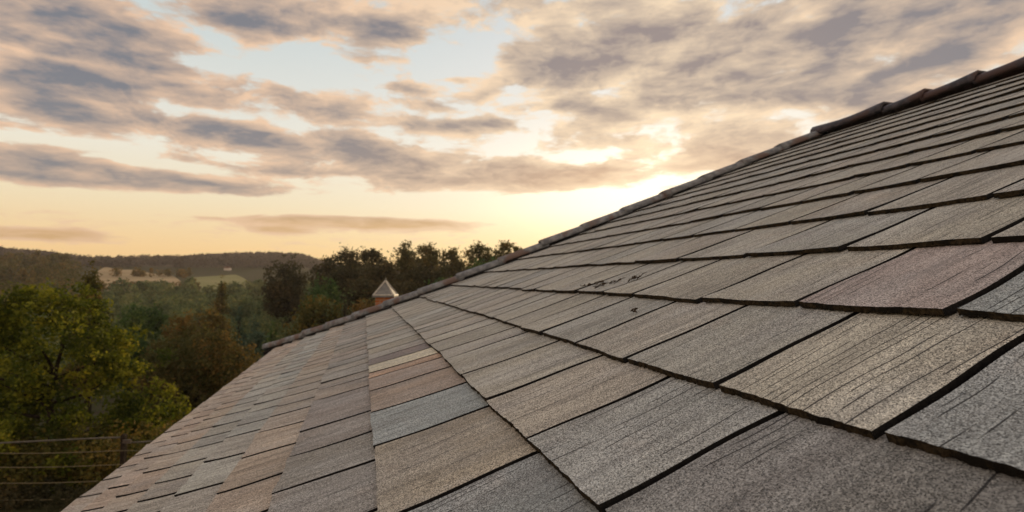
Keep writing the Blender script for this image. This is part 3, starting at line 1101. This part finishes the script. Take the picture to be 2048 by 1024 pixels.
shaped('round', 262, 600, 70, 80, L_GREEN, 30, 'dark green round tree right of the olive pointed tree', leaf_px=4)
shaped('round', 305, 606, 70, 84, L_GREEN, 31, 'dark green tree between the olive pointed tree and the rust tree', leaf_px=4)
shaped('round', 275, 660, 74, 50, L_GREEN, 32, 'low dark tree in the gap right of the yellow green tree', leaf_px=4)
shaped('round', 515, 706, 60, 40, L_BROWN, 33, 'low green brown bush at the foot of the roof corner', leaf_px=4)
shaped('conifer', 548, 640, 60, 70, L_GREEN, 34, 'dark green conifer between the spruces and the olive tree', name='conifer_tree', leaf_px=4)
shaped('upright', 445, 553, 34, 190, L_OLIVE, 50, 'small olive tree left of the dense valley wood edge', leaf_px=3.5)

RG = 'treetops along the right skyline'
for k, (kind, px, py, wd, dist, mat, lab) in enumerate([
        ('round', 652, 502, 74, 128, L_DARK, 'leftmost dark treetop of the right skyline wood'),
        ('open', 700, 495, 72, 124, L_DARK, 'small treetop second from the left on the right skyline'),
        ('open', 748, 493, 64, 122, L_DARK, 'narrow treetop alone on the skyline above the chimney cap'),
        ('open', 812, 483, 80, 118, L_BROWN, 'feathery treetop against the glow, first right of the chimney cap'),
        ('open', 862, 484, 84, 116, L_BROWN, 'see through treetop in the middle of the glowing skyline'),
        ('open', 904, 489, 68, 118, L_BROWN, 'thin treetop just right of the see through one'),
        ('open', 962, 475, 100, 112, L_BROWN, 'tallest lacy treetop on the right skyline near the hip'),
        ('open', 1005, 476, 84, 112, L_BROWN, 'lacy treetop second from the roof hip on the skyline'),
        ('open', 1042, 484, 64, 114, L_BROWN, 'last treetop touching the roof hip on the skyline')]):
    shaped(kind, px, py, wd, dist, mat, 60 + k, lab, RG, dens=1.0 if kind == 'round' else .62, leaf_px=4.2)
RB = 'dark trees below the right skyline'
for k, (px, py, wd, dist, mat, lab) in enumerate([
        (690, 520, 90, 112, L_DARK, 'broad dark tree below the left of the right skyline wood'),
        (760, 519, 100, 108, L_DARK, 'broad dark tree directly above the chimney cap'),
        (835, 521, 100, 104, L_DARK, 'broad dark tree below the see through treetops'),
        (905, 520, 90, 104, L_DARK, 'broad dark tree right of the brightest skyline gap'),
        (970, 507, 100, 100, L_GREEN, 'broad green tree below the tallest lacy treetop'),
        (1035, 500, 80, 100, L_GREEN, 'green tree close behind the hip under the last treetops'),
        (725, 550, 90, 88, L_DARK, 'dark tree behind the chimney cap on its left'),
        (815, 552, 100, 84, L_DARK, 'dark tree behind the hip right of the chimney cap'),
        (650, 545, 80, 92, L_GREEN, 'green tree left of the dark wood below the skyline'),
        (900, 548, 90, 84, L_GREEN, 'green tree low behind the hip under the skyline wood')]):
    shaped('round', px, py, wd, dist, mat, 80 + k, lab, RB, dens=.9, leaf_px=4.4)


# woods that read as one mass
def wood(name, label, spots, mat, leaf_px, per_tree, seed, hmin, hmax, wr=.42):
    rs = np.random.default_rng(seed)
    Q, TN = [], []
    for x, y in spots:
        z = terrain(x, y); r = math.hypot(x, y)
        H = rs.uniform(hmin, hmax); W = H * wr * rs.uniform(.8, 1.25)
        lf = leaf_px * r / FPX
        con = rs.random() < .25
        n = per_tree
        d = rs.normal(0, 1, (n, 3)); d /= np.linalg.norm(d, axis=1)[:, None]
        if con:
            f = rs.uniform(0, 1, n) ** .8
            p = np.c_[d[:, 0] * W * .8 * (1 - f), d[:, 1] * W * .8 * (1 - f), H * (.1 + .9 * f)]
        else:
            p = d * rs.uniform(.7, 1.05, (n, 1)) * np.array([W, W, H * .5]) + np.array([0, 0, H * .5])
            p[:, :2] += np.sin(p[:, 2:3] * 3 + x) * W * .12
        base = rs.uniform(.2, .75)
        q, tn = leaf_quads(p + np.array([x, y, z]), np.full(n, lf * .9), 3, lf, rs, .8, np.clip(base + rs.normal(0, .12, n), 0, 1))
        Q.append(q); TN.append(tn)
    o = quads_obj(name, np.concatenate(Q), mat, None, np.concatenate(TN))
    return tag(o, label, kind='stuff')


def spots(n, px0, px1, r0, r1, seed, power=1.0):
    rs = np.random.default_rng(seed)
    out = []
    for _ in range(n):
        a = R(px_az(rs.uniform(px0, px1))); r = r0 + (r1 - r0) * rs.random() ** power
        out.append((r * math.sin(a), r * math.cos(a)))
    return out


wood('valley_wood', 'dense dark green wood filling the valley beyond the near trees', spots(330, -250, 720, 62, 270, 1, .9) + spots(260, 100, 760, 240, 400, 21), L_FAR, 4.0, 110, 3, 6.5, 9.5)
wood('hillside_wood', 'grey green wood climbing the far hillside at the left edge', spots(420, -600, 150, 240, 640, 4), L_BROWN, 3.4, 60, 5, 9, 13)
wood('ridge_wood', 'wood standing behind the treetops of the right skyline', spots(170, 655, 1500, 112, 190, 6), L_DARK, 4.4, 100, 7, 10.0, 12.4, .52)
wood('undergrowth', 'dark brambly undergrowth between the wire fence and the trees', [(random.uniform(-26, -6), random.uniform(17.7, 19.6)) for _ in range(80)] + [(random.uniform(-20, -4), random.uniform(20, 30)) for _ in range(50)], L_OLIVE, 5.0, 150, 14, .9, 2.0, .6)
wood('weeds', 'low dark weeds along the foot of the wire fence', [(random.uniform(-26, -6), random.uniform(16.05, 17.3)) for _ in range(170)], L_DARK, 4.0, 60, 15, .3, .75, .7)
wood('hedgerow', 'scrubby autumn hedgerows between the far fields', spots(30, 180, 400, 400, 430, 8) + spots(16, 230, 380, 500, 520, 9), L_RUST, 3.0, 30, 10, 4, 7)
rsr = np.random.default_rng(12)
crest_spots = []
for _ in range(2400):
    px = rsr.uniform(-900, 1100); a = R(px_az(px)); r = rsr.uniform(610, 1015)
    crest_spots.append((r * math.sin(a), r * math.cos(a)))
for _ in range(500):
    px = rsr.uniform(-300, 760); a = R(px_az(px)); r = rsr.uniform(985, 1010)
    crest_spots.append((r * math.sin(a), r * math.cos(a)))
wood('range_wood', 'dusky mauve brown wood covering the far range up to its crest', crest_spots, L_HILL, 2.6, 26, 13, 6, 10, .6)

# ------------------------------------------------------------------ wire fence below the trees
fence = empty('wire_fence', (-12.4, 16.5, .18))
tag(fence, 'wire fence with a dull top rail in front of the trees at the bottom left', 'fence')
FX0, FX1 = -24.0, -6.0
FY = lambda x: 16.5 + (x + 15.5) * .045
post_x = [(255 - 1024) / FPX * 16.6 + k * 4.6 for k in (-2, -1, 0, 1)]
for x in post_x:
    y = FY(x)
    m = Mesh()
    m.box((x + 12.4, y - 16.5, .86), (.12, .12, 2.16))
    m.box((x + 12.4, y - 16.5, 1.965), (.14, .14, .05), top=.6)
    m.build('post', M_BARK, fence)
    b_ = Mesh(); b_.box((x + 12.4 + .17, y - 16.5 - .10, 1.80), (.24, .06, .11)); b_.box((x + 12.4 + .10, y - 16.5 - .09, 1.80), (.06, .10, .06))
    b_.build('rail_bracket', M_TRIM, fence)
M_RAIL = noisy_mat('weathered_rail', lin(74, 72, 64), lin(94, 90, 80), 6, .8, .2, .3)
M_WIRE = noisy_mat('dull_wire', lin(92, 84, 58), lin(110, 100, 70), 3, .5, .4, 0)
for k in range(len(post_x) - 1):
    x0, x1 = post_x[k] + .10, post_x[k + 1] - .10
    m = Mesh()
    pts = []
    for i in range(13):
        f = i / 12; x = x0 + (x1 - x0) * f
        pts.append((x + 12.4, FY(x) - 16.5 - .03, 1.90 - .16 * (1 - f) ** 1.6 * (1 if k != 1 else 1) - .02 * math.sin(f * math.pi)))
    m.tube(pts, .027, 8); m.build('top_rail', M_RAIL, fence, smooth=True)
for zw in (1.53, 1.12, .66, .17):
    m = Mesh(); pts = []
    for i in range(50):
        f = i / 49; x = post_x[0] + (post_x[-1] - post_x[0]) * f
        sag = -.05 * math.sin((f * (len(post_x) - 1) % 1) * math.pi)
        pts.append((x + 12.4, FY(x) - 16.5 - .085, zw + sag))
    m.tube(pts, .013, 5); m.build('wire', M_WIRE, fence, smooth=True)

# ------------------------------------------------------------------ neighbour house with its brick chimney
CD = 14.0
cc = at(771, 600, CD)
nb = empty('neighbouring_house', (cc[0] + 4.2, CD, 0))
tag(nb, 'neighbouring house behind the roof hip, only its pyramid capped brick chimney showing', 'house')
ox, oy = cc[0] + 4.2, CD
m = Mesh(); m.box((0, 0, 2.0), (8.2, 5.4, 4.0)); m.build('wall', M_WALL, nb)
m = Mesh()
for s in (-1, 1):
    pts = [(-4.4, s * 3.0, 3.9), (4.4, s * 3.0, 3.9), (4.4, 0, 5.7), (-4.4, 0, 5.7)]
    m.poly(pts if s < 0 else pts[::-1])
for s in (-1, 1):
    m.poly([(s * 4.1, -2.7, 4.0), (s * 4.1, 2.7, 4.0), (s * 4.1, 0, 5.6)])
m.build('roof', M_TILE, nb)
px_m = CD / FPX
zt_ = at(771, 594, CD)[2]; apex_z = at(771, 561, CD)[2]
cxl = cc[0] - ox
m = Mesh(); m.box((cxl, 0, (5.2 + zt_) / 2), (.42, .42, zt_ - 5.2))
ch = m.build('chimney', M_BRICK, nb)
m = Mesh()
hw = .275
m.box((cxl, 0, zt_ + .025), (hw * 2, hw * 2, .05))
b4 = [(cxl - hw * .93, -hw * .93, zt_ + .05), (cxl + hw * .93, -hw * .93, zt_ + .05), (cxl + hw * .93, hw * .93, zt_ + .05), (cxl - hw * .93, hw * .93, zt_ + .05)]
ap = (cxl, 0, apex_z)
for k in range(4):
    m.poly([b4[k], b4[(k + 1) % 4], ap])
m.tube([(cxl, 0, apex_z - .03), (cxl, 0, apex_z + .03), (cxl, 0, apex_z + .07)], [.025, .02, .006], 8)
m.build('chimney_cap', M_ZINC, ch)
m = Mesh()
for k in range(4):
    m.tube([b4[k], ap], .022, 6)
    m.tube([b4[k], b4[(k + 1) % 4]], .024, 6)
m.build('cap_rim', M_ZINC_RIM, ch)

# ------------------------------------------------------------------ far farmhouse on the meadow
fp = ground_at(456, 520)
fh = empty('farmhouse', tuple(fp)); tag(fh, 'tiny pale farmhouse at the end of the pale meadow', 'house')
m = Mesh(); fh.scale = (.75, .75, .7)
m.box((0, 0, 1.4), (7, 5, 3.8)); m.build('wall', noisy_mat('white_render', lin(186, 178, 166), lin(198, 190, 178), 1, bump=0), fh)
m = Mesh()
m.poly([(-3.9, -3, 3.1), (3.9, -3, 3.1), (3.9, 0, 5.4), (-3.9, 0, 5.4)]); m.poly([(3.9, 3, 3.1), (-3.9, 3, 3.1), (-3.9, 0, 5.4), (3.9, 0, 5.4)])
m.poly([(-3.5, -2.5, 3.3), (-3.5, 0, 5.2), (-3.5, 2.5, 3.3)]); m.poly([(3.5, -2.5, 3.3), (3.5, 2.5, 3.3), (3.5, 0, 5.2)])
m.build('roof', M_TILE, fh)

# ------------------------------------------------------------------ evening air
hz = Mesh()
hz.box((0, 0, 40.0), (2700, 2700, 112.0))
M_HAZE = bpy.data.materials.new('evening_haze')
M_HAZE.use_nodes = True
t = M_HAZE.node_tree
t.nodes.clear()
pv = t.nodes.new('ShaderNodeVolumePrincipled')
pv.inputs['Color'].default_value = (.93, .86, .78, 1)
pv.inputs['Density'].default_value = 0.00013
pv.inputs['Anisotropy'].default_value = 0.45
oo = t.nodes.new('ShaderNodeOutputMaterial')
t.links.new(pv.outputs[0], oo.inputs['Volume'])
ho = hz.build('haze', M_HAZE)
tag(ho, 'thin warm evening haze lying over the valley and the range', kind='stuff')
